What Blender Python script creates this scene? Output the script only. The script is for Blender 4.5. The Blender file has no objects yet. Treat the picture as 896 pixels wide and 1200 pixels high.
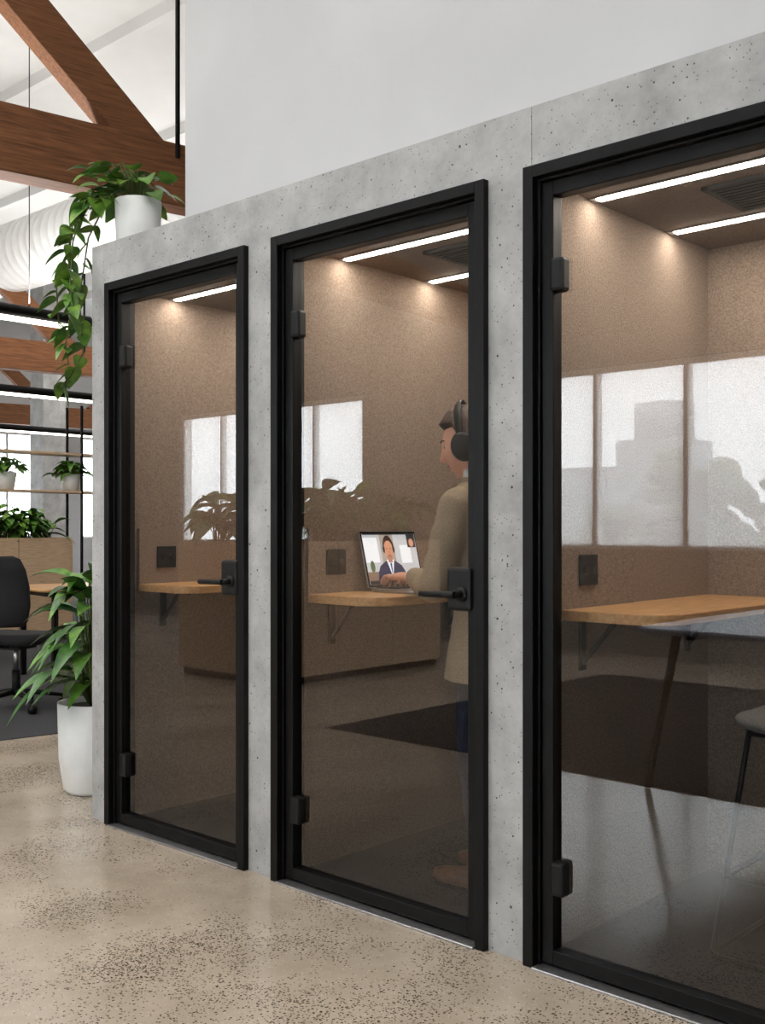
import bpy, bmesh, math, random
from mathutils import Vector, Matrix, noise
random.seed(7)
V = Vector
def lin(c):
    c=c/255.0
    return c/12.92 if c<=0.04045 else ((c+0.055)/1.055)**2.4
def C(r,g,b): return (lin(r),lin(g),lin(b),1)

# ---------------------------------------------------------------- materials
MATS={}
def newmat(name):
    m=bpy.data.materials.new(name); m.use_nodes=True
    nt=m.node_tree
    return m,nt,nt.nodes['Principled BSDF'],nt.nodes['Material Output']
def setp(b,rough=.6,metal=0,spec=.5):
    b.inputs['Roughness'].default_value=rough
    b.inputs['Metallic'].default_value=metal
    b.inputs['Specular IOR Level'].default_value=spec
def M(name,c1,c2=None,scale=20,rough=.6,metal=0,spec=.5,bump=0,vec=(1,1,1),detail=4,bscale=None,lo=.35,hi=.65,emit=0,dist=0):
    m,nt,b,out=newmat(name); setp(b,rough,metal,spec)
    if c2 is None: c2=tuple(x*.88 for x in c1)
    N=nt.nodes; L=nt.links
    tc=N.new('ShaderNodeTexCoord'); mp=N.new('ShaderNodeMapping'); mp.inputs['Scale'].default_value=vec
    L.new(tc.outputs['Object'],mp.inputs[0])
    nz=N.new('ShaderNodeTexNoise'); nz.inputs['Scale'].default_value=scale; nz.inputs['Detail'].default_value=detail
    nz.inputs['Distortion'].default_value=dist
    L.new(mp.outputs[0],nz.inputs['Vector'])
    cr=N.new('ShaderNodeValToRGB'); e=cr.color_ramp.elements
    e[0].position=lo; e[1].position=hi
    e[0].color=C(*c2); e[1].color=C(*c1)
    L.new(nz.outputs['Fac'],cr.inputs[0]); L.new(cr.outputs[0],b.inputs['Base Color'])
    if emit:
        L.new(cr.outputs[0],b.inputs['Emission Color']); b.inputs['Emission Strength'].default_value=emit
    if bump:
        nb=N.new('ShaderNodeTexNoise'); nb.inputs['Scale'].default_value=bscale or scale*2; nb.inputs['Detail'].default_value=3
        L.new(mp.outputs[0],nb.inputs['Vector'])
        bp=N.new('ShaderNodeBump'); bp.inputs['Strength'].default_value=bump; bp.inputs['Distance'].default_value=.004
        L.new(nb.outputs['Fac'],bp.inputs['Height']); L.new(bp.outputs[0],b.inputs['Normal'])
    return m
def emis(name,c,s):
    m,nt,b,out=newmat(name); setp(b,.6)
    b.inputs['Base Color'].default_value=C(*c); b.inputs['Emission Color'].default_value=C(*c); b.inputs['Emission Strength'].default_value=s
    return m
def pitted(name,base,dark,nscale,layers,rough=.75,bump=.15,spec=.3,patch=None,lo=.3,hi=.7):
    """concrete: soft mottling + several voronoi pit/aggregate layers (scale, radius, keep, colour)"""
    m,nt,b,out=newmat(name); setp(b,rough,0,spec)
    N=nt.nodes; L=nt.links
    tc=N.new('ShaderNodeTexCoord')
    nz=N.new('ShaderNodeTexNoise'); nz.inputs['Scale'].default_value=nscale; nz.inputs['Detail'].default_value=9; nz.inputs['Roughness'].default_value=.68
    L.new(tc.outputs['Object'],nz.inputs['Vector'])
    cr=N.new('ShaderNodeValToRGB'); e=cr.color_ramp.elements
    e[0].position=lo; e[1].position=hi; e[0].color=C(*dark); e[1].color=C(*base)
    L.new(nz.outputs['Fac'],cr.inputs[0]); col=cr.outputs[0]
    pm=None
    if patch:
        pn=N.new('ShaderNodeTexNoise'); pn.inputs['Scale'].default_value=patch[0]; pn.inputs['Detail'].default_value=4
        L.new(tc.outputs['Object'],pn.inputs['Vector'])
        pr=N.new('ShaderNodeMapRange'); pr.inputs[1].default_value=patch[1]; pr.inputs[2].default_value=patch[2]
        L.new(pn.outputs['Fac'],pr.inputs[0]); pm=pr.outputs[0]
    for (sc,rad,keep,colr,usep) in layers:
        vo=N.new('ShaderNodeTexVoronoi'); vo.inputs['Scale'].default_value=sc
        L.new(tc.outputs['Object'],vo.inputs['Vector'])
        a=N.new('ShaderNodeMath'); a.operation='LESS_THAN'; a.inputs[1].default_value=rad
        L.new(vo.outputs['Distance'],a.inputs[0])
        sp=N.new('ShaderNodeSeparateColor'); L.new(vo.outputs['Color'],sp.inputs[0])
        k=N.new('ShaderNodeMath'); k.operation='LESS_THAN'; k.inputs[1].default_value=keep
        L.new(sp.outputs[0],k.inputs[0])
        if usep and pm:
            km=N.new('ShaderNodeMath'); km.operation='MULTIPLY'; km.inputs[1].default_value=keep
            L.new(pm,km.inputs[0]); L.new(km.outputs[0],k.inputs[1])
        mu=N.new('ShaderNodeMath'); mu.operation='MULTIPLY'
        L.new(a.outputs[0],mu.inputs[0]); L.new(k.outputs[0],mu.inputs[1])
        mx=N.new('ShaderNodeMix'); mx.data_type='RGBA'
        L.new(mu.outputs[0],mx.inputs['Factor']); L.new(col,mx.inputs['A']); mx.inputs['B'].default_value=C(*colr)
        col=mx.outputs['Result']
    L.new(col,b.inputs['Base Color'])
    bp=N.new('ShaderNodeBump'); bp.inputs['Strength'].default_value=bump; bp.inputs['Distance'].default_value=.003
    L.new(nz.outputs['Fac'],bp.inputs['Height']); L.new(bp.outputs[0],b.inputs['Normal'])
    return m
def glassmat(name,r0,tint):
    m,nt,b,out=newmat(name); N=nt.nodes; L=nt.links
    lw=N.new('ShaderNodeLayerWeight'); lw.inputs[0].default_value=.5
    p=N.new('ShaderNodeMath'); p.operation='POWER'; p.inputs[1].default_value=5; L.new(lw.outputs['Facing'],p.inputs[0])
    q=N.new('ShaderNodeMath'); q.operation='MULTIPLY_ADD'; q.inputs[1].default_value=1-r0; q.inputs[2].default_value=r0
    L.new(p.outputs[0],q.inputs[0])
    t=N.new('ShaderNodeBsdfTransparent'); t.inputs[0].default_value=tint
    g=N.new('ShaderNodeBsdfGlossy'); g.inputs['Roughness'].default_value=0.0; g.inputs['Color'].default_value=(1,1,1,1)
    mx=N.new('ShaderNodeMixShader'); L.new(q.outputs[0],mx.inputs[0]); L.new(t.outputs[0],mx.inputs[1]); L.new(g.outputs[0],mx.inputs[2])
    L.new(mx.outputs[0],out.inputs[0]); return m
def sheermat(name,fac):
    m,nt,b,out=newmat(name); N=nt.nodes; L=nt.links
    t=N.new('ShaderNodeBsdfTransparent'); g=N.new('ShaderNodeBsdfTranslucent'); g.inputs[0].default_value=(.9,.9,.9,1)
    mx=N.new('ShaderNodeMixShader'); mx.inputs[0].default_value=fac; L.new(t.outputs[0],mx.inputs[1]); L.new(g.outputs[0],mx.inputs[2])
    L.new(mx.outputs[0],out.inputs[0]); return m

m_conc=pitted('booth_concrete',(187,186,184),(149,148,146),5,[(55,.16,.20,(84,83,80),0),(120,.23,.16,(108,107,104),0),(22,.09,.34,(74,73,70),0)],lo=.33,hi=.66,bump=.35)
m_floor=pitted('polished_concrete_floor',(200,186,168),(160,146,130),1.8,
   [(100,.37,.75,(92,80,66),1),(160,.38,.85,(58,51,45),1),(66,.25,.38,(132,116,98),1),(90,.25,.11,(110,98,84),0),(150,.3,.14,(214,202,186),0)],rough=.16,bump=.03,spec=.5,patch=(1.9,.45,.70))
m_white=M('white_plaster',(200,200,201),(194,194,195),2,.85,bump=.02)
m_ceil=M('white_ceiling_board',(228,227,225),(220,219,217),1.5,.85)
m_greywall=M('office_render_wall',(205,203,198),(190,188,183),2,.8)
m_streetw=M('street_wall_render',(150,147,142),(140,137,132),2,.8)
m_black=M('black_powdercoat',(8,8,9),(6,6,7),60,.45,spec=.22)
m_blackmat=M('black_plastic',(14,14,15),(11,11,12),60,.5,spec=.3)
m_mesh=M('black_mesh_fabric',(34,35,38),(20,21,23),300,.85)
m_alu=M('brushed_aluminium',(190,190,190),(170,170,170),80,.35,metal=.9)
m_felt=M('taupe_acoustic_felt',(164,148,134),(122,107,94),185,.95,spec=.1,bump=.45,bscale=340,detail=7,lo=.32,hi=.68)
m_feltc=M('booth_ceiling_felt',(134,122,112),(112,101,92),180,.95,spec=.1,bump=.3,bscale=300)
m_carpet=M('charcoal_carpet',(84,84,86),(54,54,56),170,.97,spec=.1,bump=.5,bscale=260)
m_carpetd=M('dark_carpet_tile',(48,48,50),(34,34,36),170,.97,spec=.1,bump=.5,bscale=260)
m_oak=M('oak_desktop',(214,168,114),(184,136,88),9,.4,vec=(9,1,9),detail=6,dist=.6)
m_oakx=M('oak_joinery',(222,190,156),(198,166,134),7,.5,vec=(1.2,1.2,14),detail=6,dist=.5)
m_timber=M('weathered_timber_beam',(142,95,61),(96,60,37),7,.7,spec=.3,vec=(.7,12,12),detail=8,dist=.5,bump=.4,bscale=10,lo=.28,hi=.72)
m_led=emis('led_strip',(255,244,231),92)
m_pled=emis('pendant_led',(255,248,236),6)
m_glass=glassmat('booth_glass',.097,(.68,.675,.67,1))
m_pane=glassmat('window_glass',.04,(.95,.97,.97,1))
m_sheer=sheermat('sheer_roller_blind',.60)
m_potw=M('white_ceramic',(232,232,230),(224,224,222),10,.45)
m_soil=M('potting_soil',(60,45,34),(35,26,20),60,.95,bump=.6)
m_leaf=M('green_leaf',(112,158,60),(52,102,36),14,.42,detail=3)
m_leafd=M('dark_green_leaf',(76,124,52),(32,74,32),12,.38,detail=3)
m_leafp=M('pothos_leaf',(128,164,62),(62,110,38),18,.42,detail=3)
m_leafr=M('burgundy_leaf',(92,52,48),(48,40,30),12,.5)
m_stem=M('plant_stem',(104,120,60),(80,92,44),30,.6)
m_duct=M('galvanised_white_duct',(228,228,227),(220,220,219),8,.6)
m_tabled=M('blue_grey_laminate_tabletop',(120,128,146),(112,120,138),8,.35,spec=.5)
m_seatg=M('grey_upholstery',(112,110,106),(90,88,84),200,.9)
m_screen=M('dark_display',(14,14,18),(10,10,12),10,.15)

# ---------------------------------------------------------------- builder
class B:
    def __init__(s,name,mats):
        s.name=name; s.bm=bmesh.new(); s.mats=mats
    def face(s,vs,mi=0,smooth=False):
        try:
            f=s.bm.faces.new(vs); f.material_index=mi; f.smooth=smooth; return f
        except ValueError: return None
    def poly(s,pts,mi=0,smooth=False):
        return s.face([s.bm.verts.new(p) for p in pts],mi,smooth)
    def box(s,lo,hi,mi=0):
        x0,y0,z0=lo; x1,y1,z1=hi
        v=[s.bm.verts.new(p) for p in [(x0,y0,z0),(x1,y0,z0),(x1,y1,z0),(x0,y1,z0),(x0,y0,z1),(x1,y0,z1),(x1,y1,z1),(x0,y1,z1)]]
        for q in [(0,3,2,1),(4,5,6,7),(0,1,5,4),(1,2,6,5),(2,3,7,6),(3,0,4,7)]:
            s.face([v[i] for i in q],mi)
    def prism(s,out,z0,z1,mi=0,mtop=None):
        a=[s.bm.verts.new((p[0],p[1],z0)) for p in out]; b=[s.bm.verts.new((p[0],p[1],z1)) for p in out]
        s.face(a[::-1],mi); s.face(b,mi if mtop is None else mtop)
        n=len(out)
        for i in range(n): s.face([a[i],a[(i+1)%n],b[(i+1)%n],b[i]],mi)
    def loft(s,rings,mi=0,cap=True,smooth=True):
        R=[[s.bm.verts.new(p) for p in r] for r in rings]; n=len(R[0])
        for a,b in zip(R,R[1:]):
            for i in range(n): s.face([a[i],a[(i+1)%n],b[(i+1)%n],b[i]],mi,smooth)
        if cap:
            s.face(R[0][::-1],mi,smooth and False); s.face(R[-1],mi,False)
    def tube(s,pts,rad,mi=0,seg=12,cap=True,up=None):
        pts=[V(p) for p in pts]; n=len(pts)
        if not isinstance(rad,(list,tuple)): rad=[rad]*n
        prev=None; rings=[]
        for i,p in enumerate(pts):
            d=(pts[min(i+1,n-1)]-pts[max(i-1,0)]).normalized()
            if prev is None:
                u=V(up) if up else (V((0,0,1)) if abs(d.z)<.9 else V((1,0,0)))
            else: u=prev
            a=(u-d*u.dot(d)).normalized(); b=d.cross(a); prev=a
            r=rad[i]; ra,rb=(r if isinstance(r,(tuple,list)) else (r,r))
            rings.append([p+a*ra*math.cos(t*2*math.pi/seg)+b*rb*math.sin(t*2*math.pi/seg) for t in range(seg)])
        s.loft(rings,mi,cap)
    def lathe(s,prof,c,mi=0,seg=32,ax='z'):
        rings=[]
        for r,z in prof:
            ring=[]
            for t in range(seg):
                a=t*2*math.pi/seg; x=r*math.cos(a); y=r*math.sin(a)
                if ax=='z': p=(c[0]+x,c[1]+y,c[2]+z)
                elif ax=='y': p=(c[0]+y,c[1]+z,c[2]+x)
                else: p=(c[0]+z,c[1]+x,c[2]+y)
                ring.append(V(p))
            rings.append(ring)
        s.loft(rings,mi)
    def slab(s,c,rx,ry,z0,z1,mi=0,n=4,seg=32,e=.3,bend=None):
        """rounded superellipse cushion"""
        rings=[]; h=z1-z0
        for k,(f,zz) in enumerate([(1-e*.5,0),(1-e*.12,.15),(1,.4),(1,.6),(1-e*.12,.85),(1-e*.5,1)]):
            ring=[]
            for t in range(seg):
                a=t*2*math.pi/seg; ca,sa=math.cos(a),math.sin(a)
                x=math.copysign(abs(ca)**(2/n),ca)*rx*f; y=math.copysign(abs(sa)**(2/n),sa)*ry*f
                z=z0+h*zz
                if bend: z+=bend(x,y)
                ring.append(V((c[0]+x,c[1]+y,c[2]+z)))
            rings.append(ring)
        s.loft(rings,mi)
    def ball(s,c,r,mi=0,seg=14):
        rx,ry,rz=(r if isinstance(r,(tuple,list)) else (r,r,r)); rings=[]
        for k in range(1,seg//2+3):
            th=math.pi*k/(seg//2+3)
            rings.append([V((c[0]+rx*math.sin(th)*math.cos(t*2*math.pi/seg),c[1]+ry*math.sin(th)*math.sin(t*2*math.pi/seg),c[2]-rz*math.cos(th))) for t in range(seg)])
        s.loft(rings,mi)
    def beam(s,p0,p1,w,h,mi=0,side=(0,1,0)):
        p0=V(p0);p1=V(p1); d=(p1-p0).normalized(); sd=V(side); sd=(sd-d*sd.dot(d)).normalized(); u=d.cross(sd)
        r=[[p+sd*w/2*a+u*h/2*b for a,b in((-1,-1),(1,-1),(1,1),(-1,1))] for p in (p0,p1)]
        s.loft(r,mi,True,False)
    def leaf(s,base,d,L,W,droop=.3,mi=0,heart=False,fold=.18,n=6,roll=0):
        base=V(base); d=V(d).normalized(); up=V((0,0,1))
        if abs(d.z)>.95: up=V((random.uniform(-1,1),random.uniform(-1,1),.1)).normalized()
        sd=d.cross(up).normalized(); nn=sd.cross(d).normalized()
        if roll:
            q=Matrix.Rotation(roll,3,d); sd=q@sd; nn=q@nn
        rows=[]
        for i in range(n+1):
            t=i/n
            if heart: w=W*(math.sin(math.pi*min(1,(t*.93+.07))**.62))**.9 if t<1 else 0
            else: w=W*math.sin(math.pi*(t*.94+.05)**.85)
            w=max(w,0.0008)*.5
            c=base+d*L*(t-.12*t*t*droop)+V((0,0,-1))*droop*L*t*t
            e=nn*w*fold*2
            rows.append([s.bm.verts.new(c-sd*w+e),s.bm.verts.new(c),s.bm.verts.new(c+sd*w+e)])
        for a,b in zip(rows,rows[1:]):
            s.face([a[0],a[1],b[1],b[0]],mi,True); s.face([a[1],a[2],b[2],b[1]],mi,True)
    def done(s,mat=None,bevel=0,parent=None,remesh=0,smooth=0,sub=0,recalc=True):
        if recalc: bmesh.ops.recalc_face_normals(s.bm,faces=s.bm.faces[:])
        me=bpy.data.meshes.new(s.name); s.bm.to_mesh(me); s.bm.free()
        for m in s.mats: me.materials.append(m)
        o=bpy.data.objects.new(s.name,me); bpy.context.scene.collection.objects.link(o)
        if mat is not None: o.matrix_world=mat
        if bevel:
            b=o.modifiers.new('bevel','BEVEL'); b.width=bevel; b.segments=2; b.limit_method='ANGLE'; b.angle_limit=math.radians(50)
        if remesh:
            r=o.modifiers.new('remesh','REMESH'); r.mode='VOXEL'; r.voxel_size=remesh; r.use_smooth_shade=True
        if smooth:
            r=o.modifiers.new('smooth','SMOOTH'); r.iterations=smooth; r.factor=.5
        if sub:
            r=o.modifiers.new('sub','SUBSURF'); r.levels=sub; r.render_levels=sub
        if parent is not None: o.parent=parent
        return o
def empty(name,mat=None):
    o=bpy.data.objects.new(name,None); bpy.context.scene.collection.objects.link(o)
    o.empty_display_size=.1
    if mat is not None: o.matrix_world=mat
    return o
def dup(o,mat):
    n=bpy.data.objects.new(o.name.split('.')[0],o.data); bpy.context.scene.collection.objects.link(n); n.matrix_world=mat
    for m in o.modifiers:
        if m.type=='BEVEL':
            b=n.modifiers.new('bevel','BEVEL'); b.width=m.width; b.segments=2; b.limit_method='ANGLE'; b.angle_limit=m.angle_limit
    return n
def TR(x,y,z=0,rz=0): return Matrix.Translation((x,y,z))@Matrix.Rotation(math.radians(rz),4,'Z')

XL,XR,YF,YB=-18.0,4.0,-6.56,12.0
# ---------------------------------------------------------------- room shell
b=B('floor',[m_floor]); b.box((XL,YF,-.1),(XR,YB,0)); b.done()
b=B('floor_carpet',[m_carpet]); b.prism([(-5.95,-1.0),(-5.69,.53),(-4.2,9.5),(-4.2,YB),(XL,YB),(XL,-1.0)],0.0,.006); b.done()
b=B('floor_rug',[m_carpetd]); b.prism([(-4.6,-5.2),(1.2,-5.2),(1.2,-2.0),(-4.6,-2.0)],0.0,.006); b.done()
def wall_windows(name,axis,pos,th,a0,a1,ztop,wins,sill,head,mat):
    """wall along an axis with rectangular openings; axis 'x' wall lies at y=pos"""
    b=B(name,[mat])
    def bx(u0,u1,z0,z1):
        if axis=='x': b.box((u0,pos-th,z0),(u1,pos,z1))
        else: b.box((pos-th,u0,z0),(pos,u1,z1))
    bx(a0,a1,0,sill); bx(a0,a1,head,ztop)
    c=a0
    for w in wins: bx(c,w[0],sill,head); c=w[1]
    bx(c,a1,sill,head)
    b.done()
def window(n,axis,pos,u0,u1,z0,z1,mull,blind=True,frame=m_white):
    b=B('window_%d'%n,[frame,m_pane,m_sheer])
    def bx(a,c,za,zb,p0,p1,mi=0):
        if axis=='x': b.box((a,p0,za),(c,p1,zb),mi)
        else: b.box((p0,a,za),(p1,c,zb),mi)
    p0,p1=pos-.12,pos-.05
    bx(u0,u1,z0,z0+.05,p0,p1); bx(u0,u1,z1-.05,z1,p0,p1)
    for m in [u0+.025,u1-.025]+mull: bx(m-.03,m+.03,z0+.05,z1-.05,p0,p1)
    pm=pos-.09
    def q(p,mi,a,c,za,zb):
        if axis=='x': b.poly([(a,p,za),(c,p,za),(c,p,zb),(a,p,zb)],mi)
        else: b.poly([(p,a,za),(p,c,za),(p,c,zb),(p,a,zb)],mi)
    q(pm,1,u0,u1,z0+.04,z1-.04)
    if blind:
        cs=[u0]+mull+[u1]
        for a,c in zip(cs,cs[1:]): q(pos-.03,2,a+.02,c-.02,z0+.02,z1-.02)
        bx(u0+.01,u1-.01,z1-.06,z1-.005,pos-.045,pos-.012)
    b.done()
wins=[(-12.2,-8.67),(-6.9,-2.68),(-1.6,1.9)]
wall_windows('wall_street',  'x',YF,.2,XL,XR,6.8,wins,1.0,2.77,m_streetw)
window(1,'x',YF,-12.2,-8.67,1.0,2.77,[-11.35,-10.45,-9.55])
window(2,'x',YF,-6.9,-2.68,1.0,2.77,[-5.56,-4.60,-3.64])
window(3,'x',YF,-1.6,1.9,1.0,2.77,[-.45,.7])
lw=[(2.5,5.0),(5.6,7.9),(8.6,11.2)]
wall_windows('wall_left','y',XL,.2,YF,YB,6.8,lw,1.0,2.95,m_white)
for i,(a,c) in enumerate(lw): window(4+i,'y',XL,a,c,1.0,2.95,[a+(c-a)/3,a+2*(c-a)/3],blind=True,frame=m_greywall)
b=B('wall_back',[m_greywall]); b.box((XL,YB,0),(XR,YB+.2,6.8)); b.done()
b=B('wall_right',[m_white]); b.box((XR,YF,0),(XR+.2,YB,6.8)); b.done()
b=B('wall_upper_bulkhead',[m_white]); b.box((-3.60,.25,2.376),(XR,.40,6.4)); b.done()
b=B('ceiling',[m_ceil])
prof=[(YF-.2,6.6),(YB+.2,4.7)]
for z in (0,.15):
    b.poly([(XL-.2,YF-.2,6.6+z),(XR+.2,YF-.2,6.6+z),(XR+.2,YB+.2,4.7+z),(XL-.2,YB+.2,4.7+z)])
for k in range(12):   # roof purlins
    y=YF+1.5*k+.5; z=6.6+(4.7-6.6)*(y-YF)/(YB-YF)
    b.box((XL,y-.04,z-.11),(XR,y+.04,z+.02))
b.done()
b=B('concrete_column',[m_conc]); b.box((-15.9,6.4,0),(-15.5,6.8,5.2)); b.done()
# outdoors
b=B('ground_outside',[M('paving_outside',(190,190,186),(176,176,172),2,.9)]); b.box((-45,-45,-.6),(45,45,-.4)); b.done()
mt=M('tree_foliage',(128,138,122),(94,106,88),3,.9)
b=B('tree_row',[mt,M('tree_bark',(110,104,96),None,9,.9)])
for i in range(34):
    x=-19+i*.6; h=.9+.3*math.sin(i*.9)+random.uniform(0,.35)+(1.25 if 17<i<22 else 0)
    for k in range(9):
        b.ball((x+random.uniform(-.5,.5),-14+random.uniform(-.6,.6),h*.3+k*h*.095),(random.uniform(.15,.40),.5,random.uniform(.12,.30)),0,8)
    b.tube([(x,-14,-.4),(x,-14,h*.6)],.08,1,6)
b.done()
b=B('water_tank_tower',[M('tank_grey',(172,178,184),(162,168,174),4,.8)])
b.lathe([(.02,4.15),(.68,4.05),(.68,3.25),(.02,3.2)],(-11.9,-20,0),0,20)
b.box((-14.6,-21.2,-.4),(-10.9,-18.9,2.6)); b.box((-12.7,-20.8,2.6),(-11.1,-19.2,3.2))
b.done()

# ---------------------------------------------------------------- booths
DOORS=[(-3.782,-2.902),(-2.762,-1.847),(-1.714,-.799),(-.666,.249)]
HB,HD=2.375,2.204
block=empty('phone_booth_block')
b=B('concrete_frame',[m_conc])
xs=-3.902
for d in DOORS+[(.38,None)]:
    b.box((xs,0,0),(d[0],1.2,HD)); xs=d[1] if d[1] else 0
for a,c in [(-3.902,-1.6985),(-1.697,.38)]:
    b.box((a,0,HD),(c,1.2,HB))
b.box((-3.9,1.1,0.0),(.38,1.2,HD))
b.done(parent=block)
def booth(x0,x1):
    b=B('booth_lining',[m_felt,m_feltc,m_carpetd,m_led,m_blackmat,m_alu])
    b.box((x0,.10,0.0),(x0+.012,1.1,2.19),0); b.box((x1-.012,.10,0),(x1,1.1,2.19),0)
    b.box((x0+.012,1.085,0),(x1-.012,1.1,2.19),0)
    b.box((x0,.10,2.186),(x1,1.1,2.204),1)
    b.box((x0+.012,.10,0),(x1-.012,1.085,.008),2)
    b.box((x0+.012,.13,.97),(x0+.03,.54,1.205),0)           # padded panel behind desk
    for y in(.31,.79):
        b.box((x0+.02,y-.019,2.181),(x1-.02,y+.019,2.187),5)
        b.box((x0+.040,y-.014,2.1785),(x1-.040,y+.014,2.1815),3)
    # vent grille
    vx=x0+.31
    b.box((vx,.42,2.176),(vx+.3,.44,2.187),4); b.box((vx,.68,2.176),(vx+.3,.70,2.187),4)
    b.box((vx,.42,2.176),(vx+.02,.70,2.187),4); b.box((vx+.28,.42,2.176),(vx+.3,.70,2.187),4)
    for k in range(9): b.box((vx+.02,.45+k*.026,2.174),(vx+.28,.462+k*.026,2.184),4)
    b.done(parent=block)
    o=B('power_outlet',[m_blackmat,m_screen])
    ox=x0+.031
    o.box((ox,.215,1.04),(ox+.008,.31,1.13),0)
    for yy in(.24,.285): o.lathe([(.012,0),(.015,.003),(.010,.004)],(ox+.008,yy,1.085),1,16,'x')
    o.done(bevel=.002)
    # desk
    w=.36; r=.11; y0=.125
    out=[(x0+.013,1.083),(x0+.013,y0+.02),(x0+.033,y0)]
    for k in range(9):
        a=-math.pi/2+k*math.pi/16; out.append((x0+w-r+r*math.cos(a),y0+r+r*math.sin(a)))
    out.append((x0+w,1.083))
    d=B('booth_desk',[m_oak,m_black]); d.prism(out[::-1],.945,.975,0)
    for yy in(.24,.90):
        d.box((x0+.013,yy,.79),(x0+.025,yy+.03,.945),1); d.box((x0+.025,yy,.933),(x0+.20,yy+.03,.945),1)
        d.beam((x0+.02,yy+.015,.81),(x0+.13,yy+.015,.938),.014,.014,1)
    d.done(bevel=.003)
for d in DOORS: booth(*d)
def door(n,x0,x1):
    e=empty('door_%d'%n)
    f=B('frame',[m_black,m_alu]); yf=-.022
    f.box((x0,yf,0),(x0+.034,.10,HD)); f.box((x1-.034,yf,0),(x1,.10,HD)); f.box((x0+.034,yf,HD-.034),(x1-.034,.10,HD))
    # stepped inner rebates
    f.box((x0+.034,.0,0),(x0+.042,.10,HD-.034)); f.box((x1-.042,.0,0),(x1-.034,.10,HD-.034)); f.box((x0+.034,.0,HD-.042),(x1-.034,.10,HD-.034))
    f.box((x0+.034,-.03,0),(x1-.034,.10,.007),1)
    f.done(bevel=.0025,parent=e)
    l=B('leaf',[m_black])
    a,c=x0+.045,x1-.045; z0,z1=.014,HD-.046
    l.box((a,.008,z0),(a+.036,.052,z1)); l.box((c-.036,.008,z0),(c,.052,z1))
    l.box((a+.036,.008,z0),(c-.036,.052,z0+.04)); l.box((a+.036,.008,z1-.04),(c-.036,.052,z1))
    l.done(bevel=.0025,parent=e)
    g=B('glass',[m_glass]); g.poly([(a+.03,.03,z0+.03),(c-.03,.03,z0+.03),(c-.03,.03,z1-.03),(a+.03,.03,z1-.03)]); g.done(parent=e)
    h=B('hinges',[m_blackmat])
    for z in(.25,1.90):
        h.box((x0+.072,.0,z-.047),(x0+.116,.042,z+.047))
    h.done(bevel=.010,parent=e)
    k=B('handle',[m_blackmat])
    k.box((x1-.152,-.004,.965),(x1-.062,.05,1.092))
    k.done(bevel=.010,parent=e)
    k=B('lever',[m_blackmat])
    for s in(-1,1):
        yy=-.05 if s<0 else .10
        k.tube([(x1-.095,.02,1.015),(x1-.095,yy,1.015)],.011,0,14)
        k.tube([(x1-.085,yy,1.015),(x1-.11,yy,1.015),(x1-.215,yy,1.013)],[.010,.010,.009],0,14)
        k.lathe([(.005,0),(.022,0),(.022,.006),(.005,.006)],(x1-.095,-.010 if s<0 else .05,1.015),0,20,'y')
    k.done(parent=e)
for i,d in enumerate(DOORS): door(i+1,*d)

# ---------------------------------------------------------------- laptop
e=empty('laptop')
lx,ly,lz=-2.665,.52,.9755
b=B('keyboard_base',[m_alu,m_blackmat,m_screen]); b.slab((lx+.11,ly,lz),.11,.155,0,.014,0,12,40,.04)
b.box((lx+.015,ly-.135,lz+.014),(lx+.115,ly+.135,lz+.0145),2)
for r in range(5):
    for c in range(13): b.box((lx+.019+r*.019,ly-.131+c*.0203,lz+.0145),(lx+.035+r*.019,ly-.114+c*.0203,lz+.0165),1)
b.box((lx+.135,ly-.05,lz+.014),(lx+.2,ly+.05,lz+.0145),0)
b.done(parent=e)
tl=math.radians(14); upv=V((-math.sin(tl),0,math.cos(tl))); nv=V((math.cos(tl),0,math.sin(tl))); hg=V((lx+.004,ly,lz+.012))
def S(a,h,off=0): return hg+V((0,a,0))+upv*h+nv*off
b=B('lid',[m_alu,m_screen])
def scr(b,a0,h0,a1,h1,off,mi):
    b.poly([S(a0,h0,off),S(a1,h0,off),S(a1,h1,off),S(a0,h1,off)],mi)
rings=[[S(a,h,o) for a,h in((-.155,.002),(.155,.002),(.155,.215),(-.155,.215))] for o in(-.006,0)]
b.loft(rings,0,True,False); scr(b,-.153,.004,.153,.213,.0006,1)
b.done(bevel=.002,parent=e)
cols=dict(bg=(186,190,195),wall=(160,152,144),win=(226,232,238),navy=(28,38,72),shirt=(225,232,240),skin=(196,140,112),hair=(60,40,30),black=(22,22,24),tie=(40,60,120),bar=(30,30,34),desk=(120,100,84),green=(70,96,60),red=(200,50,40),shade=(168,112,88),lip=(150,84,74))
names=list(cols); b=B('video_call_display',[emis('screen_'+k,cols[k],1.05) for k in names]); ix={k:i for i,k in enumerate(names)}
def ell(ca,ch,ra,rh,off,mi,n=24): b.poly([S(ca+ra*math.cos(t*2*math.pi/n),ch+rh*math.sin(t*2*math.pi/n),off) for t in range(n)],mi)
scr(b,-.146,.012,.146,.205,.001,ix['bg']); scr(b,-.146,.095,-.07,.19,.0013,ix['win']); scr(b,-.055,.06,.02,.205,.0013,ix['wall'])
scr(b,.05,.09,.11,.16,.0013,ix['win']); scr(b,-.146,.026,-.08,.06,.0014,ix['desk']); ell(-.115,.08,.012,.022,.0016,ix['green'])
b.poly([S(a,h,.002) for a,h in((-.095,.026),(.065,.026),(.058,.060),(.044,.082),(.010,.100),(-.040,.100),(-.074,.082),(-.088,.06))],ix['navy'])
b.poly([S(a,h,.0024) for a,h in((-.015,.035),(.006,.104),(-.036,.104))],ix['shirt']); b.poly([S(a,h,.0027) for a,h in((-.015,.035),(-.010,.092),(-.020,.092))],ix['tie'])
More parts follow.
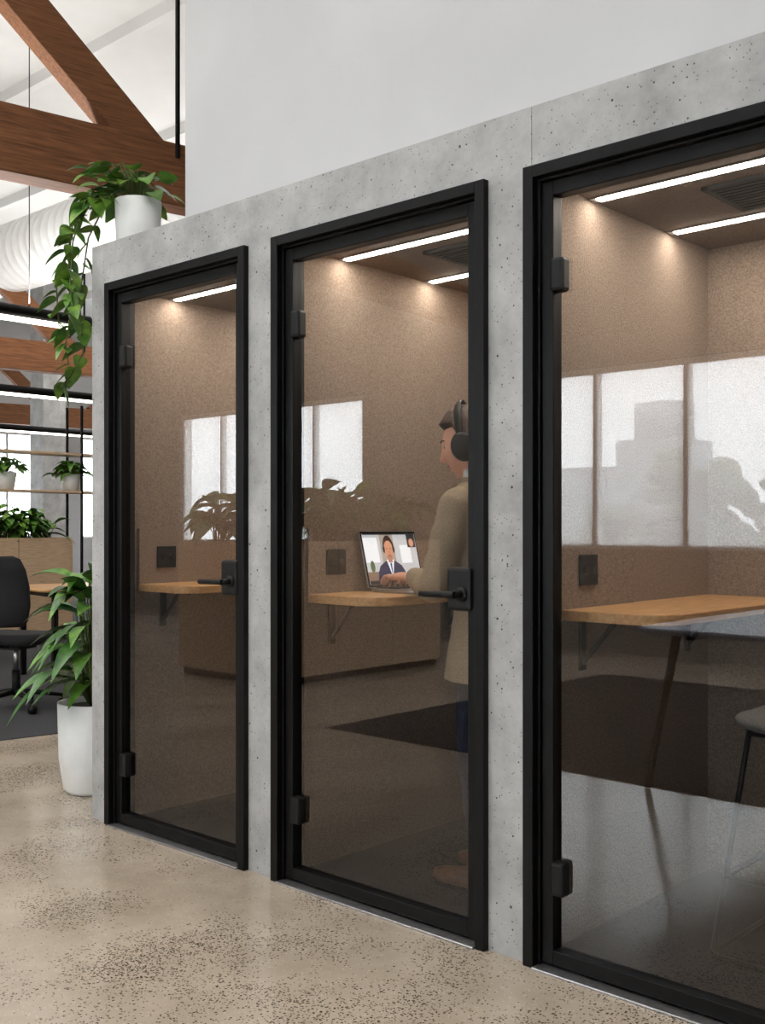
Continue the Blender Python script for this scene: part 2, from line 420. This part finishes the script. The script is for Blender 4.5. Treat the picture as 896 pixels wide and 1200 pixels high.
scr(b,-.026,.094,-.004,.118,.0025,ix['shade']); ell(-.015,.160,.028,.034,.0026,ix['hair']); ell(-.015,.141,.025,.036,.0029,ix['skin'])
ell(-.015,.116,.014,.009,.0030,ix['shade'])
ell(-.024,.146,.0035,.0018,.0032,ix['hair']); ell(-.006,.146,.0035,.0018,.0032,ix['hair']); ell(-.015,.121,.007,.0018,.0032,ix['lip']); ell(-.015,.134,.003,.006,.0032,ix['shade'])
ell(-.042,.144,.006,.014,.0033,ix['black']); ell(.012,.144,.006,.014,.0033,ix['black'])
for t in range(12):
    a0,a1=math.pi*t/12,math.pi*(t+1)/12
    b.poly([S(-.015+r*math.cos(a),.146+(r+.020)*math.sin(a),.0034) for r,a in((.028,a0),(.031,a0),(.031,a1),(.028,a1))],ix['black'])
scr(b,.095,.15,.142,.2,.003,ix['bar']); ell(.118,.168,.013,.016,.0033,ix['skin']); scr(b,-.146,.012,.146,.026,.0034,ix['bar']); scr(b,-.01,.015,.0,.023,.0037,ix['red']); scr(b,-.146,.2,.146,.205,.0034,ix['bar'])
b.done(parent=e,recalc=False)

# ---------------------------------------------------------------- man
MX,MY=-2.145,.46
MW=TR(MX,MY,0,180)
man=empty('man_in_blazer')
m_skin=M('skin',(230,174,148),(214,156,130),12,.5,spec=.35)
m_hair=M('brown_hair',(84,58,40),(46,31,22),60,.6,vec=(1,1,.3),bump=.6,bscale=120)
m_blaz=M('tweed_blazer',(174,156,132),(134,117,96),420,.9,bump=.35,bscale=500,spec=.15)
m_navy=M('navy_trousers',(36,42,62),(26,30,46),90,.85,spec=.15)
m_shirt=M('white_shirt',(232,232,230),(220,220,220),40,.8)
m_shoe=M('brown_leather',(96,62,42),(70,44,30),30,.4)
rg=[(.705,0,.150,.212),(.80,0,.140,.200),(.92,.005,.124,.172),(1.02,.015,.118,.163),(1.14,.030,.127,.178),(1.24,.042,.122,.194),(1.30,.052,.102,.184),(1.34,.065,.08,.13),(1.365,.075,.063,.075)]
def ringpt(z,a,off=0,n=2.4):
    for p,q in zip(rg,rg[1:]):
        if p[0]<=z<=q[0]:
            t=(z-p[0])/(q[0]-p[0]); cx,rx,ry=[p[i]+(q[i]-p[i])*t for i in(1,2,3)]; break
    ca,sa=math.cos(a),math.sin(a)
    # soft vertical drape folds towards the hem
    fold=1+.020*math.sin(a*7+z*5)*max(0,min(1,(1.05-z)/.3))
    return V((cx+math.copysign(abs(ca)**(2/n),ca)*(rx*fold+off),math.copysign(abs(sa)**(2/n),sa)*(ry*fold+off),z))
b=B('blazer',[m_blaz])
zz=[r[0] for r in rg]; zs=[]
for p,q in zip(zz,zz[1:]): zs+= [p+(q-p)*k/3 for k in range(3)]
zs.append(zz[-1])
b.loft([[ringpt(z,t*2*math.pi/56) for t in range(56)] for z in zs])
LW=(.305,.085,1.035); RW=(.305,-.10,1.035)
for s,w in((1,LW),(-1,RW)):
    sh=(.05,s*.163,1.28); el=(.085,s*.232,1.02)
    mid=((sh[0]+el[0])/2-.005,(sh[1]+el[1])/2+s*.012,(sh[2]+el[2])/2)
    fm=((w[0]+el[0])/2,(w[1]+el[1])/2+s*.01,(w[2]+el[2])/2-.002)
    P=[(.05,s*.13,1.30),sh,mid,(el[0]-.005,el[1],el[2]+.03),(el[0]+.02,el[1]-.002*s,el[2]-.008),fm,w]; R=[.055,.066,.058,.052,.050,.045,.036]
    pp=[];rr=[]
    for i in range(len(P)-1):
        for k in range(4):
            t=k/4; pp.append(tuple(P[i][j]*(1-t)+P[i+1][j]*t for j in range(3))); rr.append((R[i]*(1-t)+R[i+1]*t)*(1+(.06*math.sin((i*4+k)*1.9) if 5<i*4+k<23 else 0)))
    pp.append(P[-1]); rr.append(R[-1])
    b.tube(pp,rr,0,18)
b.done(MW,parent=man,remesh=.0075,smooth=3)
b=B('lapels',[m_blaz,m_shirt,m_blackmat])
for k in range(8):
    z0=1.36-k*.032; z1=z0-.032; w0=.62*(1-k/8)+.02; w1=.62*(1-(k+1)/8)+.02
    for j in range(6):
        a=[-w0+2*w0*j/6,-w0+2*w0*(j+1)/6]; c=[-w1+2*w1*j/6,-w1+2*w1*(j+1)/6]
        b.poly([ringpt(z0,a[0],.004),ringpt(z0,a[1],.004),ringpt(z1,c[1],.004),ringpt(z1,c[0],.004)],1,True)
for s in(1,-1):
    for k in range(8):
        z0=1.36-k*.032; z1=z0-.032; w0=.62*(1-k/8)+.02; w1=.62*(1-(k+1)/8)+.02
        lw_=lambda kk: .30*(1-abs(kk-3)/8)
        b.poly([ringpt(z0,s*w0,.009),ringpt(z0,s*(w0+lw_(k)),.013),ringpt(z1,s*(w1+lw_(k+1)),.013),ringpt(z1,s*w1,.009)],0,True)
b.lathe([(.002,0),(.009,0),(.009,.004),(.002,.004)],(.134,.02,.98),2,12,'x')
b.done(MW,parent=man)
b=B('shirt_collar',[m_shirt,m_blaz])
for r0,r1,mi,zb,zt in((.060,.056,0,1.345,1.408),(.074,.067,1,1.335,1.380)):
    ro=[];
    for (r,z,dx) in((r0+.004,zb,0),(r0,(zb+zt)/2,.005),(r1,zt,.012),(r1-.005,zt,.012),(r0-.004,zb,0)):
        ro.append([V((.075+dx+r*math.cos(t*2*math.pi/28),r*1.0*math.sin(t*2*math.pi/28),z-(.018 if abs(t-14)>10 else 0))) for t in range(28)])
    b.loft(ro,mi,False)
b.done(MW,parent=man)
b=B('trousers',[m_navy])
b.loft([[V((cx+rx*math.cos(t*2*math.pi/28),ry*math.sin(t*2*math.pi/28),z)) for t in range(28)] for z,cx,rx,ry in((.72,0,.095,.155),(.80,0,.105,.16),(.90,0,.10,.145),(.98,.01,.09,.13))])
for s,fx in((1,0),(-1,.05)):
    b.tube([(0,s*.080,.86),(.005,s*.084,.74),(.015+fx*.5,s*.092,.58),(.018+fx*.7,s*.10,.46),(.0+fx,s*.10,.30),(-.015+fx,s*.10,.13),(-.012+fx,s*.10,.06)],[.088,.088,.080,.068,.062,.054,.054],0,20)
b.done(MW,parent=man,remesh=.010,smooth=5)
for s,fx in((1,0),(-1,.05)):
    b=B('shoe',[m_shoe,m_blackmat])
    rings=[]
    for x,w,h in((-.085,.018,.05),(-.075,.032,.075),(-.03,.036,.09),(.02,.037,.085),(.07,.042,.062),(.12,.046,.05),(.165,.040,.042),(.195,.024,.034),(.205,.008,.028)):
        rings.append([V((x+fx,s*.10+w*math.cos(a),.018+max(0,math.sin(a))*h*.98+min(0,math.sin(a))*.008)) for a in [t*2*math.pi/20 for t in range(20)]])
    b.loft(rings,0)
    outl=[(-.088,0),(-.075,.032),(-.02,.036),(.06,.043),(.12,.048),(.17,.042),(.2,.022),(.208,0)]
    o2=[(x+fx,s*.10+y) for x,y in outl]+[(x+fx,s*.10-y) for x,y in outl[::-1][1:-1]]
    b.prism(o2,.008,.022,1)
    b.done(MW,parent=man)
# head
HC=V((.125,0,1.492))
def g(x,m,s): return math.exp(-((x-m)/s)**2)
def headpt(n,off=0):
    x,y,z=n
    rx=.100 if x>0 else .104; ry=.078; rz=.120
    px,py,pz=x*rx,y*ry,z*rz
    if z<0:
        k=(-z)**1.4; py*=1-.34*k
        if x<0: px*=1-.50*min(1,k*1.5)
        else: px*=1-.02*k
    if x>0:
        fr=max(0,x)
        flat=fr**2
        px-=.010*g(y,0,.9)*flat*(1 if abs(z)<.8 else .4)*.6
        px+=.023*g(y,0,.17)*(g(z,-.24,.10)+.6*g(z,-.09,.14)+.25*g(z,.08,.12))   # nose
        px+=.006*g(z,.24,.09)*g(y,0,.55)                                         # brow
        px-=.011*g(z,.08,.09)*(g(y,.40,.16)+g(y,-.40,.16))                       # eye sockets
        px+=.008*(g(z,-.47,.045)+g(z,-.57,.05))*g(y,0,.28)                        # lips
        px-=.004*g(z,-.52,.02)*g(y,0,.28)
        px+=.012*g(z,-.84,.16)*g(y,0,.35)                                         # chin
        py+=math.copysign(.005,y)*g(z,-.12,.2)*g(abs(y),.65,.2)
    p=V((px,py,pz))
    return p+V((x,y,z))*off
def sphere_rings(fn,nu=72,nv=60):
    rr=[]
    for k in range(1,nv):
        th=math.pi*k/nv
        rr.append([fn(V((math.sin(th)*math.cos(t*2*math.pi/nu),math.sin(th)*math.sin(t*2*math.pi/nu),-math.cos(th)))) for t in range(nu)])
    return rr
tiltm=Matrix.Rotation(math.radians(24),3,'Z')@Matrix.Rotation(math.radians(12),3,'Y')
def hw(p): return HC+tiltm@p
m_lip=M('lips',(180,108,96),None,20,.45); m_eye=M('eye_white',(230,228,224),None,20,.2); m_iris=M('iris',(60,42,30),None,20,.2)
b=B('head',[m_skin,m_lip,m_eye,m_iris,m_hair])
b.loft([[hw(p) for p in r] for r in sphere_rings(headpt)])
b.tube([(.06,0,1.30),(.078,0,1.36),(.098,0,1.41),(.110,0,1.45)],[.058,.053,.052,.05],0,24)
for s in(1,-1):
    c=headpt(V((.86,.36*s,.08)).normalized()); c=V((c.x-.006,c.y,c.z)); 
    cc=hw(c); b.ball(cc,.0125,2,14); cf=hw(V((c.x+.0098,c.y+.001*s,c.z))); b.ball(cf,(.0035,.0055,.0055),3,10)
    for k in range(6):
        a=.16+.09*k; p=hw(headpt(V((math.cos(a),math.sin(a)*s,.27+.03*math.sin(k*.6))).normalized(),.0)); b.ball(p,(.004,.008,.003),4,8)
    er=[];
    for t in range(11):
        a=-2.2+t*4.4/10; er.append(hw(V((-.008-.018*math.cos(a)*.9,s*(.076+.012*math.cos(a*.5)),.0+.030*math.sin(a)))))
    b.tube(er,[.004]+[.006]*9+[.004],0,8); b.ball(hw(V((-.004,s*.076,-.004))),(.015,.007,.024),0,12)
for zc,w in((-.465,.018),(-.555,.016)):
    pts=[hw(headpt(V((1,yy,zc*1.08)).normalized(),.0005)) for yy in[-.30,-.2,-.1,0,.1,.2,.30]]
    b.tube(pts,[.001,.003,.004,.004,.004,.003,.001],1,8)
b.done(MW,parent=man)
b=B('hair',[m_hair])
def hairf(n):
    x,y,z=n
    line=.60 if x>.35 else (.60-(.35-x)*1.6 if x>-.1 else max(-.38,-.12+(x+.1)*1.0))
    k=max(0,min(1,(z-line)/.10+.5)); k=k*k*(3-2*k)
    ns=noise.noise(V((x*6,y*6,z*3)))*.004
    th=.014+.010*max(0,z)+.008*max(0,x)*max(0,z)
    return hw(headpt(n,-.008+k*(th+.008)+ns*k))
b.loft(sphere_rings(hairf,96,80)); b.done(MW,parent=man)
b=B('headphones',[m_blackmat,m_alu])
bandp=[]
for t in range(21):
    a=math.pi*t/20; bandp.append(hw(V((.006,.098*math.cos(a),.012+.142*math.sin(a)))))
b.tube(bandp,[(.006,.016)]*21,0,12,up=(0,1,0))
for s in(1,-1):
    c0=V((.004,s*.074,-.006)); rings=[]
    for r,o_ in [(.02,0),(.042,.002*s),(.046,.010*s),(.040,.018*s),(.041,.022*s),(.039,.034*s),(.030,.039*s),(.005,.040*s)]:
        rings.append([hw(c0+V((r*math.cos(t*2*math.pi/28),o_,r*1.15*math.sin(t*2*math.pi/28)))) for t in range(28)])
    b.loft(rings,0)
b.done(MW,parent=man)
# hands
def hand(w,s,yaw):
    b=B('hand',[m_skin])
    Y=-s   # thumb side (towards body centre)
    b.tube([(-.035,0,.0),(0,0,0),(.03,0,.002),(.06,0,.003),(.088,0,.0),(.098,0,-.003)],[(.019,.024),(.017,.026),(.016,.035),(.015,.041),(.012,.041),(.008,.036)],0,20,up=(0,0,1))
    for k,(yy,L,r) in enumerate([(.030,.072,.0088),(.0105,.080,.009),(-.0095,.074,.0086),(-.029,.058,.0076)]):
        y=yy*Y; p=V((.078,y*.95,.002)); pts=[p.copy()]; a=math.radians(6); sp=yy*2.2*Y
        segs=[(.022,0),(L*.42,.30),(L*.32,.55),(L*.26,.45)]
        rad=[r*1.05]
        for (l,da) in segs:
            a-=da
            p=p+V((math.cos(a)*l,sp*l,math.sin(a)*l)); pts.append(p.copy()); rad.append(r*(1-.05*len(pts)))
        rad[-1]=r*.62
        b.tube(pts,rad,0,12)
    b.tube([(.012,.018*Y,-.004),(.034,.042*Y,-.010),(.058,.056*Y,-.015),(.078,.060*Y,-.020),(.084,.060*Y,-.022)],[.014,.0125,.0105,.009,.005],0,12)
    mt=MW@Matrix.Translation(w)@Matrix.Rotation(yaw,4,'Z')
    b.done(mt,parent=man,remesh=.0024,smooth=3)
hand((LW[0]+.028,LW[1]-.012,1.032),1,math.radians(-14)); hand((RW[0]+.028,RW[1]+.010,1.032),-1,math.radians(12))
b=B('shirt_cuffs',[m_shirt])
b.tube([(LW[0]-.02,LW[1]+.010,1.035),(LW[0]+.014,LW[1]-.004,1.034)],.030,0,16); b.tube([(RW[0]-.02,RW[1]-.010,1.035),(RW[0]+.014,RW[1]+.004,1.034)],.030,0,16)
b.done(MW,parent=man)

# ---------------------------------------------------------------- bar stool
b=B('bar_stool',[m_black,m_seatg])
def sb(x,y): return .018*((abs(x)/.2)**3)+.012*(abs(y)/.2)**2
b.slab((0,0,.63),.205,.2,0,.035,1,4,36,.25,sb)
rings=[]
for k,(z,th) in enumerate(((.66,.012),(.70,.014),(.78,.013),(.83,.008))):
    ring=[]
    for t in range(17):
        a=math.pi*.62*(t/16-.5)*2*.55; ring.append(V(((.20+th/2+.02*(k/3))*math.cos(a),(.205+th/2)*math.sin(a)*1.05,z)))
    for t in range(16,-1,-1):
        a=math.pi*.62*(t/16-.5)*2*.55; ring.append(V(((.20-th/2+.02*(k/3))*math.cos(a),(.205-th/2)*math.sin(a)*1.05,z)))
    rings.append(ring)
b.loft(rings,1)
for s in(-1,1):
    b.tube([(-.15,s*.14,.64),(-.225,s*.205,.03),(-.21,s*.205,.012),(0,s*.205,.012),(.21,s*.205,.012),(.225,s*.205,.03),(.15,s*.14,.64)],.008,0,10)
    b.tube([(-.20,s*.187,.235),(.20,s*.187,.235)],.007,0,8)
b.tube([(-.20,-.187,.235),(-.20,.187,.235)],.008,0,8); b.tube([(-.225,-.205,.02),(-.225,.205,.02)],.007,0,8)
b.tube([(-.15,-.14,.63),(.15,-.14,.63),(.15,.14,.63),(-.15,.14,.63),(-.15,-.14,.63)],.007,0,8)
b.done(TR(-1.11,.56,.006,0))

# ---------------------------------------------------------------- office furniture
b=B('office_chair',[m_blackmat,m_mesh,m_alu])
for k in range(5):
    a=k*2*math.pi/5+.3; c,s_=math.cos(a),math.sin(a)
    b.tube([(.03*c,.03*s_,.115),(.16*c,.16*s_,.10),(.30*c,.30*s_,.075)],[(.022,.026),(.018,.022),(.012,.015)],0,10)
    b.lathe([(.006,-.022),(.028,-.02),(.028,.02),(.006,.022)],(.30*c,.30*s_,.030),0,14,'y')
    b.tube([(.30*c,.30*s_,.03),(.30*c,.30*s_,.08)],.009,0,8)
b.tube([(0,0,.09),(0,0,.26)],.028,0,14); b.tube([(0,0,.26),(0,0,.42)],.018,2,14); b.box((-.11,-.09,.40),(.1,.09,.435),0)
b.slab((.02,0,.435),.245,.25,0,.075,1,3.6,36,.3,lambda x,y:-.02*max(0,x/.24)**3)
rings=[]
for z,w,x in((.56,.16,-.205),(.60,.20,-.215),(.70,.225,-.225),(.82,.225,-.235),(.93,.215,-.262),(1.0,.19,-.285),(1.02,.14,-.29)):
    fr=[V((x-.045*(1-(t/12-.5)**2*4)+.045,w*(t/12-.5)*2,z)) for t in range(13)]
    rings.append([V((p.x-.05*(1-((i/12-.5)*2)**2),p.y,p.z)) for i,p in enumerate(fr)]+[V((p.x-.014-.05*(1-(((12-i)/12-.5)*2)**2),p.y,p.z)) for i,p in enumerate(fr[::-1])])
b.loft(rings,1)
b.tube([(-.05,0,.42),(-.22,0,.44),(-.30,0,.52),(-.31,0,.80)],[(.012,.03),(.014,.03),(.014,.028),(.01,.03)],0,10)
for s in(-1,1):
    b.tube([(.02,s*.2,.43),(.02,s*.275,.46),(.01,s*.285,.66)],[(.012,.02),(.012,.02),(.01,.022)],0,10)
    b.slab((.03,s*.285,.66),.12,.04,0,.025,0,3.5,20,.3)
chair=b.done(TR(-6.60,1.12,.006,118))
for x,y,r in((-6.72,2.78,160),(-8.35,3.75,-10),(-1.2,-3.9,178),(-1.15,-3.1,175)): dup(chair,TR(x,y,.006,r))
def office_desk(x,y,rz,L=1.8,W=.8):
    b=B('office_desk',[m_oak,m_black]); b.slab((0,0,.705),W/2,L/2,0,.028,0,14,48,.03)
    for sy in(-1,1):
        b.box((-W/2+.04,sy*(L/2-.12)-.02,0),(-W/2+.08,sy*(L/2-.12)+.02,.705),1); b.box((W/2-.08,sy*(L/2-.12)-.02,0),(W/2-.04,sy*(L/2-.12)+.02,.705),1)
        b.box((-W/2+.08,sy*(L/2-.12)-.02,.665),(W/2-.08,sy*(L/2-.12)+.02,.705),1)
    b.box((-.02,-L/2+.14,.665),(.02,L/2-.14,.7),1)
    return b.done(TR(x,y,.006,rz))
office_desk(-7.62,2.70,-9); office_desk(-7.32,4.6,-9); office_desk(-9.15,1.2,-9)
b=B('computer_monitor',[m_blackmat,m_screen,m_alu])
b.box((-.012,-.30,.13),(.012,.30,.48),0); b.poly([(.013,-.29,.14),(.013,.29,.14),(.013,.29,.47),(.013,-.29,.47)],1)
b.tube([(-.02,0,.30),(-.05,0,.2),(-.05,0,.01)],.016,2,10); b.slab((-.04,0,0),.1,.12,0,.012,2,4,24,.2)
mon=b.done(TR(-7.62,2.92,.739,-30)); dup(mon,TR(-7.3,4.6,.739,-10))
# meeting table (behind the camera's left; mirrored in the glass)
b=B('meeting_table',[m_tabled,m_black])
b.slab((-2.08,-2.8,.72),.43,.9,0,.028,0,14,56,.03)
for sx in(-1,1):
    for sy in(-1,1): b.tube([(-2.08+sx*.28,-2.8+sy*.72,.72),(-2.08+sx*.37,-2.8+sy*.84,.006)],[.022,.014],1,12)
b.box((-2.33,-3.5,.685),(-2.30,-2.1,.72),1); b.box((-1.86,-3.5,.685),(-1.83,-2.1,.72),1)
b.done()

# ---------------------------------------------------------------- plants
def lily(b,c,n,h,sp,L,W,mi=0,ms=1,emin=.15):
    for i in range(n):
        a=random.uniform(0,2*math.pi); el=random.uniform(emin,1.0); r=sp*random.uniform(.1,1)*(1.15-el*.55)
        tip=V((c[0]+r*math.cos(a),c[1]+r*math.sin(a),c[2]+h*el*random.uniform(.75,1)))
        base=V((c[0]+.02*math.cos(a),c[1]+.02*math.sin(a),c[2]))
        mid=(base+tip)/2+V((0,0,h*.08))
        b.tube([base,mid,tip],[.005,.004,.003],ms,5)
        d=V((math.cos(a),math.sin(a),random.uniform(.0,.9)*el+.1))
        b.leaf(tip-d.normalized()*.02,d,L*random.uniform(.7,1.15),W*random.uniform(.8,1.1),random.uniform(.3,.75),mi,fold=.2,roll=random.uniform(-.4,.4))
b=B('potted_peace_lily',[m_potw,m_soil,m_leafd,m_stem,m_leaf])
px,py=-4.30,.27
b.lathe([(.02,0),(.125,0),(.145,.02),(.165,.16),(.172,.41),(.160,.41),(.155,.37),(.02,.37)],(px,py,0.001),0,40)
b.lathe([(.01,.365),(.155,.37),(.154,.385),(.01,.39)],(px,py,0),1,24)
lily(b,(px,py,.38),46,.74,.20,.30,.085,2,3); lily(b,(px,py,.38),40,.74,.20,.30,.085,4,3)
b.done(recalc=False)
# pothos on booth roof
b=B('hanging_pothos',[m_potw,m_soil,m_leafp,m_stem,m_leaf])
px,py,pz=-3.79,.15,HB
b.lathe([(.02,0),(.078,0),(.090,.02),(.097,.20),(.088,.20),(.085,.175),(.01,.175)],(px,py,pz+.001),0,36)
b.lathe([(.01,.17),(.086,.172),(.01,.185)],(px,py,pz),1,20)
def pleaf(p,d,L,mi): b.leaf(p,d,L,L*.78,random.uniform(.15,.45),mi,True,.12,7,random.uniform(-.5,.5))
for i in range(56):
    a=random.uniform(0,2*math.pi); r=random.uniform(.02,.17); z=pz+.21+random.uniform(-.0,.13)
    p=V((px-.07+r*math.cos(a)*1.2,py-.01+r*math.sin(a),z)); b.tube([(px,py,pz+.18),((px+p.x)/2,(py+p.y)/2,z+.02),p],[.003,.003,.002],3,5)
    pleaf(p,(math.cos(a),math.sin(a)-.4,random.uniform(-.5,.4)),random.uniform(.07,.105),random.choice((2,2,4)))
vines=[[(-3.83,.1,2.58),(-3.93,.02,2.62),(-4.02,-.02,2.50),(-4.04,-.03,2.30),(-4.0,-.04,2.12),(-4.06,-.03,1.98),(-4.05,-.02,1.90)],
 [(-3.83,.08,2.58),(-3.96,.0,2.60),(-4.08,-.0,2.42),(-4.15,-.02,2.25),(-4.13,-.02,2.08),(-4.08,0,2.02)],
 [(-3.83,.12,2.58),(-3.95,.1,2.6),(-4.06,.08,2.46),(-4.10,.06,2.2),(-4.05,.05,1.96),(-4.10,.02,1.86),(-4.17,.0,1.81)],
 [(-3.85,.05,2.58),(-3.92,-.02,2.58),(-3.97,-.05,2.40),(-3.99,-.05,2.24),(-3.96,-.05,2.10)]]
for vn in vines:
    pts=[V(p) for p in vn]; b.tube(pts,.0035,3,6)
    for p,q in zip(pts,pts[1:]):
        n=max(2,int((q-p).length/.038))
        for k in range(n):
            c=p.lerp(q,(k+random.random())/n); a=random.uniform(0,2*math.pi)
            pleaf(c,(math.cos(a),math.sin(a)*.7-.4,random.uniform(-1.1,-.1)),random.uniform(.06,.105),random.choice((2,2,4)))
b.done(recalc=False)
# joinery planters
def planter(x0,y0,x1,y1,h):
    b=B('planter_cabinet',[m_oakx,m_soil,m_black])
    b.box((x0+.03,y0+.03,.006),(x1-.03,y1-.03,.06),2)
    t=.03
    b.box((x0,y0,.06),(x1,y0+t,h)); b.box((x0,y1-t,.06),(x1,y1,h)); b.box((x0,y0+t,.06),(x0+t,y1-t,h)); b.box((x1-t,y0+t,.06),(x1,y1-t,h))
    n=max(1,round((y1-y0)/.6))
    for k in range(1,n): b.box((x1,y0+(y1-y0)*k/n-.002,.06),(x1+.001,y0+(y1-y0)*k/n+.002,h),2)
    b.box((x0+t,y0+t,.06),(x1-t,y1-t,h-.06),1)
    return b.done()
def mass(cab,x0,y0,x1,y1,z,n,h,seed,L=.24,W=.085,mats=None,emin=.15):
    random.seed(seed); b=B('foliage',(mats or [m_leafd,m_stem,m_leaf,m_leafr]))
    for i in range(n):
        c=(random.uniform(x0,x1),random.uniform(y0,y1),z)
        mi=random.choice((0,2,0,2,3 if i%5==0 else 0)); lily(b,c,11,h*random.uniform(.6,1),.16,L,W,mi,1,emin)
    b.done(recalc=False,parent=cab)
c1=planter(-7.25,-4.75,-6.0,-2.86,1.10); mass(c1,-7.05,-4.55,-6.12,-3.0,1.045,26,.56,3,.36,.17,None,.4)
c2=planter(-10.75,.0,-10.25,3.75,1.10); mass(c2,-10.6,.3,-10.4,3.55,1.045,60,.40,4,.28,.11,[m_leaf,m_stem,m_leafp,m_leafd],.4)
# shelving above planter
b=B('plant_shelving',[m_oakx,m_black])
for z in(1.60,2.03): b.box((-11.12,.0,z),(-10.79,6.4,z+.025),0)
for y in(.02,2.1,4.2,6.38):
    for x in(-11.11,-10.80): b.box((x-.012,y-.012,.006),(x+.012,y+.012,2.6),1)
b.done()
random.seed(11)
for y in(3.35,4.15,2.5,5.1):
    b=B('potted_shelf_plant',[m_potw,m_leaf,m_stem,m_soil])
    c=(-10.95,y,1.626); b.lathe([(.02,0),(.09,0),(.12,.19),(.11,.19),(.10,.165),(.01,.165)],c,0,24); b.lathe([(.01,.16),(.10,.165),(.01,.175)],c,3,16)
    lily(b,(c[0],c[1],c[2]+.17),54,.16,.20,.19,.085,1,2); b.done(recalc=False)

# ---------------------------------------------------------------- trusses, duct, pendants
def truss(x,y):
    b=B('timber_roof_truss',[m_timber,m_black])
    b.box((-5.5,-.08,2.944),(4.6,.08,3.28))
    b.beam((.80,0,3.20),(-2.2,0,5.885),.12,.20,0); b.beam((1.5,0,3.24),(4.2,0,5.1),.12,.18,0)
    b.tube([(.918,-.088,3.2),(.918,-.088,5.8)],.013,1,10)
    return b.done(TR(x,y,0,80.6),bevel=.006)
t1=truss(-4.94,.136); dup(t1,TR(-10.97,3.3,0,80.6)); dup(t1,TR(-16.75,6.4,0,80.6))
b=B('spiral_air_duct',[m_duct])
prof=[];x=-17.5
while x<-3.9:
    prof+=[(.36,x),(.36,x+.125),(.363,x+.128),(.363,x+.135)]; x+=.14
b.lathe(prof,(0,3.4,4.15),0,40,'x'); b.done()
def pendant(x,y0,y1,z):
    b=B('linear_pendant_light',[m_black,m_pled])
    b.tube([(x,y0,z),(x,y1,z)],[(.042,.042)]*2,0,20); b.box((x-.028,y0+.03,z-.052),(x+.028,y1-.03,z-.032),1)
    for y in(y0+.4,y1-.4): b.tube([(x,y,z),(x,y,5.4)],.003,0,6)
    b.done()
pendant(-5.8,-.75,1.17,2.47); pendant(-9.1,.6,6.5,2.47); pendant(-12.6,2.0,8.5,2.47); 

# ---------------------------------------------------------------- lights
def area(name,loc,sx,sy,p,col=(1,.98,.955),rot=(0,0,0)):
    l=bpy.data.lights.new(name,'AREA'); l.shape='RECTANGLE'; l.size=sx; l.size_y=sy; l.energy=p; l.color=col
    o=bpy.data.objects.new(name,l); bpy.context.scene.collection.objects.link(o); o.location=loc; o.rotation_euler=rot
area('added_overhead_fill',(-2.2,-2.9,5.6),5,3,185)  # added overhead fill lights, standing in for skylight; no panel fixtures here
area('added_overhead_fill',(-8.5,-2.2,5.6),5,3,200)
area('added_overhead_fill',(-12,8.5,4.9),4,3,190)
UP=(math.pi,0,0)
area('added_ceiling_fill',(-5.8,.2,2.53),.06,1.8,65,rot=UP)  # added upward fill to brighten the ceiling, not part of the pendants
area('added_ceiling_fill',(-9.1,3.5,2.53),.06,5.5,125,rot=UP)
area('added_ceiling_fill',(-12.6,5.2,2.53),.06,6,135,rot=UP)
w=bpy.data.worlds.new('World'); bpy.context.scene.world=w; w.use_nodes=True
bg=w.node_tree.nodes['Background']; bg.inputs[0].default_value=(.92,.96,1,1); bg.inputs[1].default_value=11.5
bpy.context.scene.view_settings.view_transform='Standard'
# ---------------------------------------------------------------- camera
cd=bpy.data.cameras.new('camera'); cam=bpy.data.objects.new('camera',cd); bpy.context.scene.collection.objects.link(cam)
cd.sensor_fit='HORIZONTAL'; cd.sensor_width=36; cd.lens=36*1251/896; cd.shift_y=18/896; cd.clip_start=.05
cam.location=(0,-2.453,1.21); cam.rotation_euler=(math.radians(90),0,math.radians(42.64))
bpy.context.scene.camera=cam
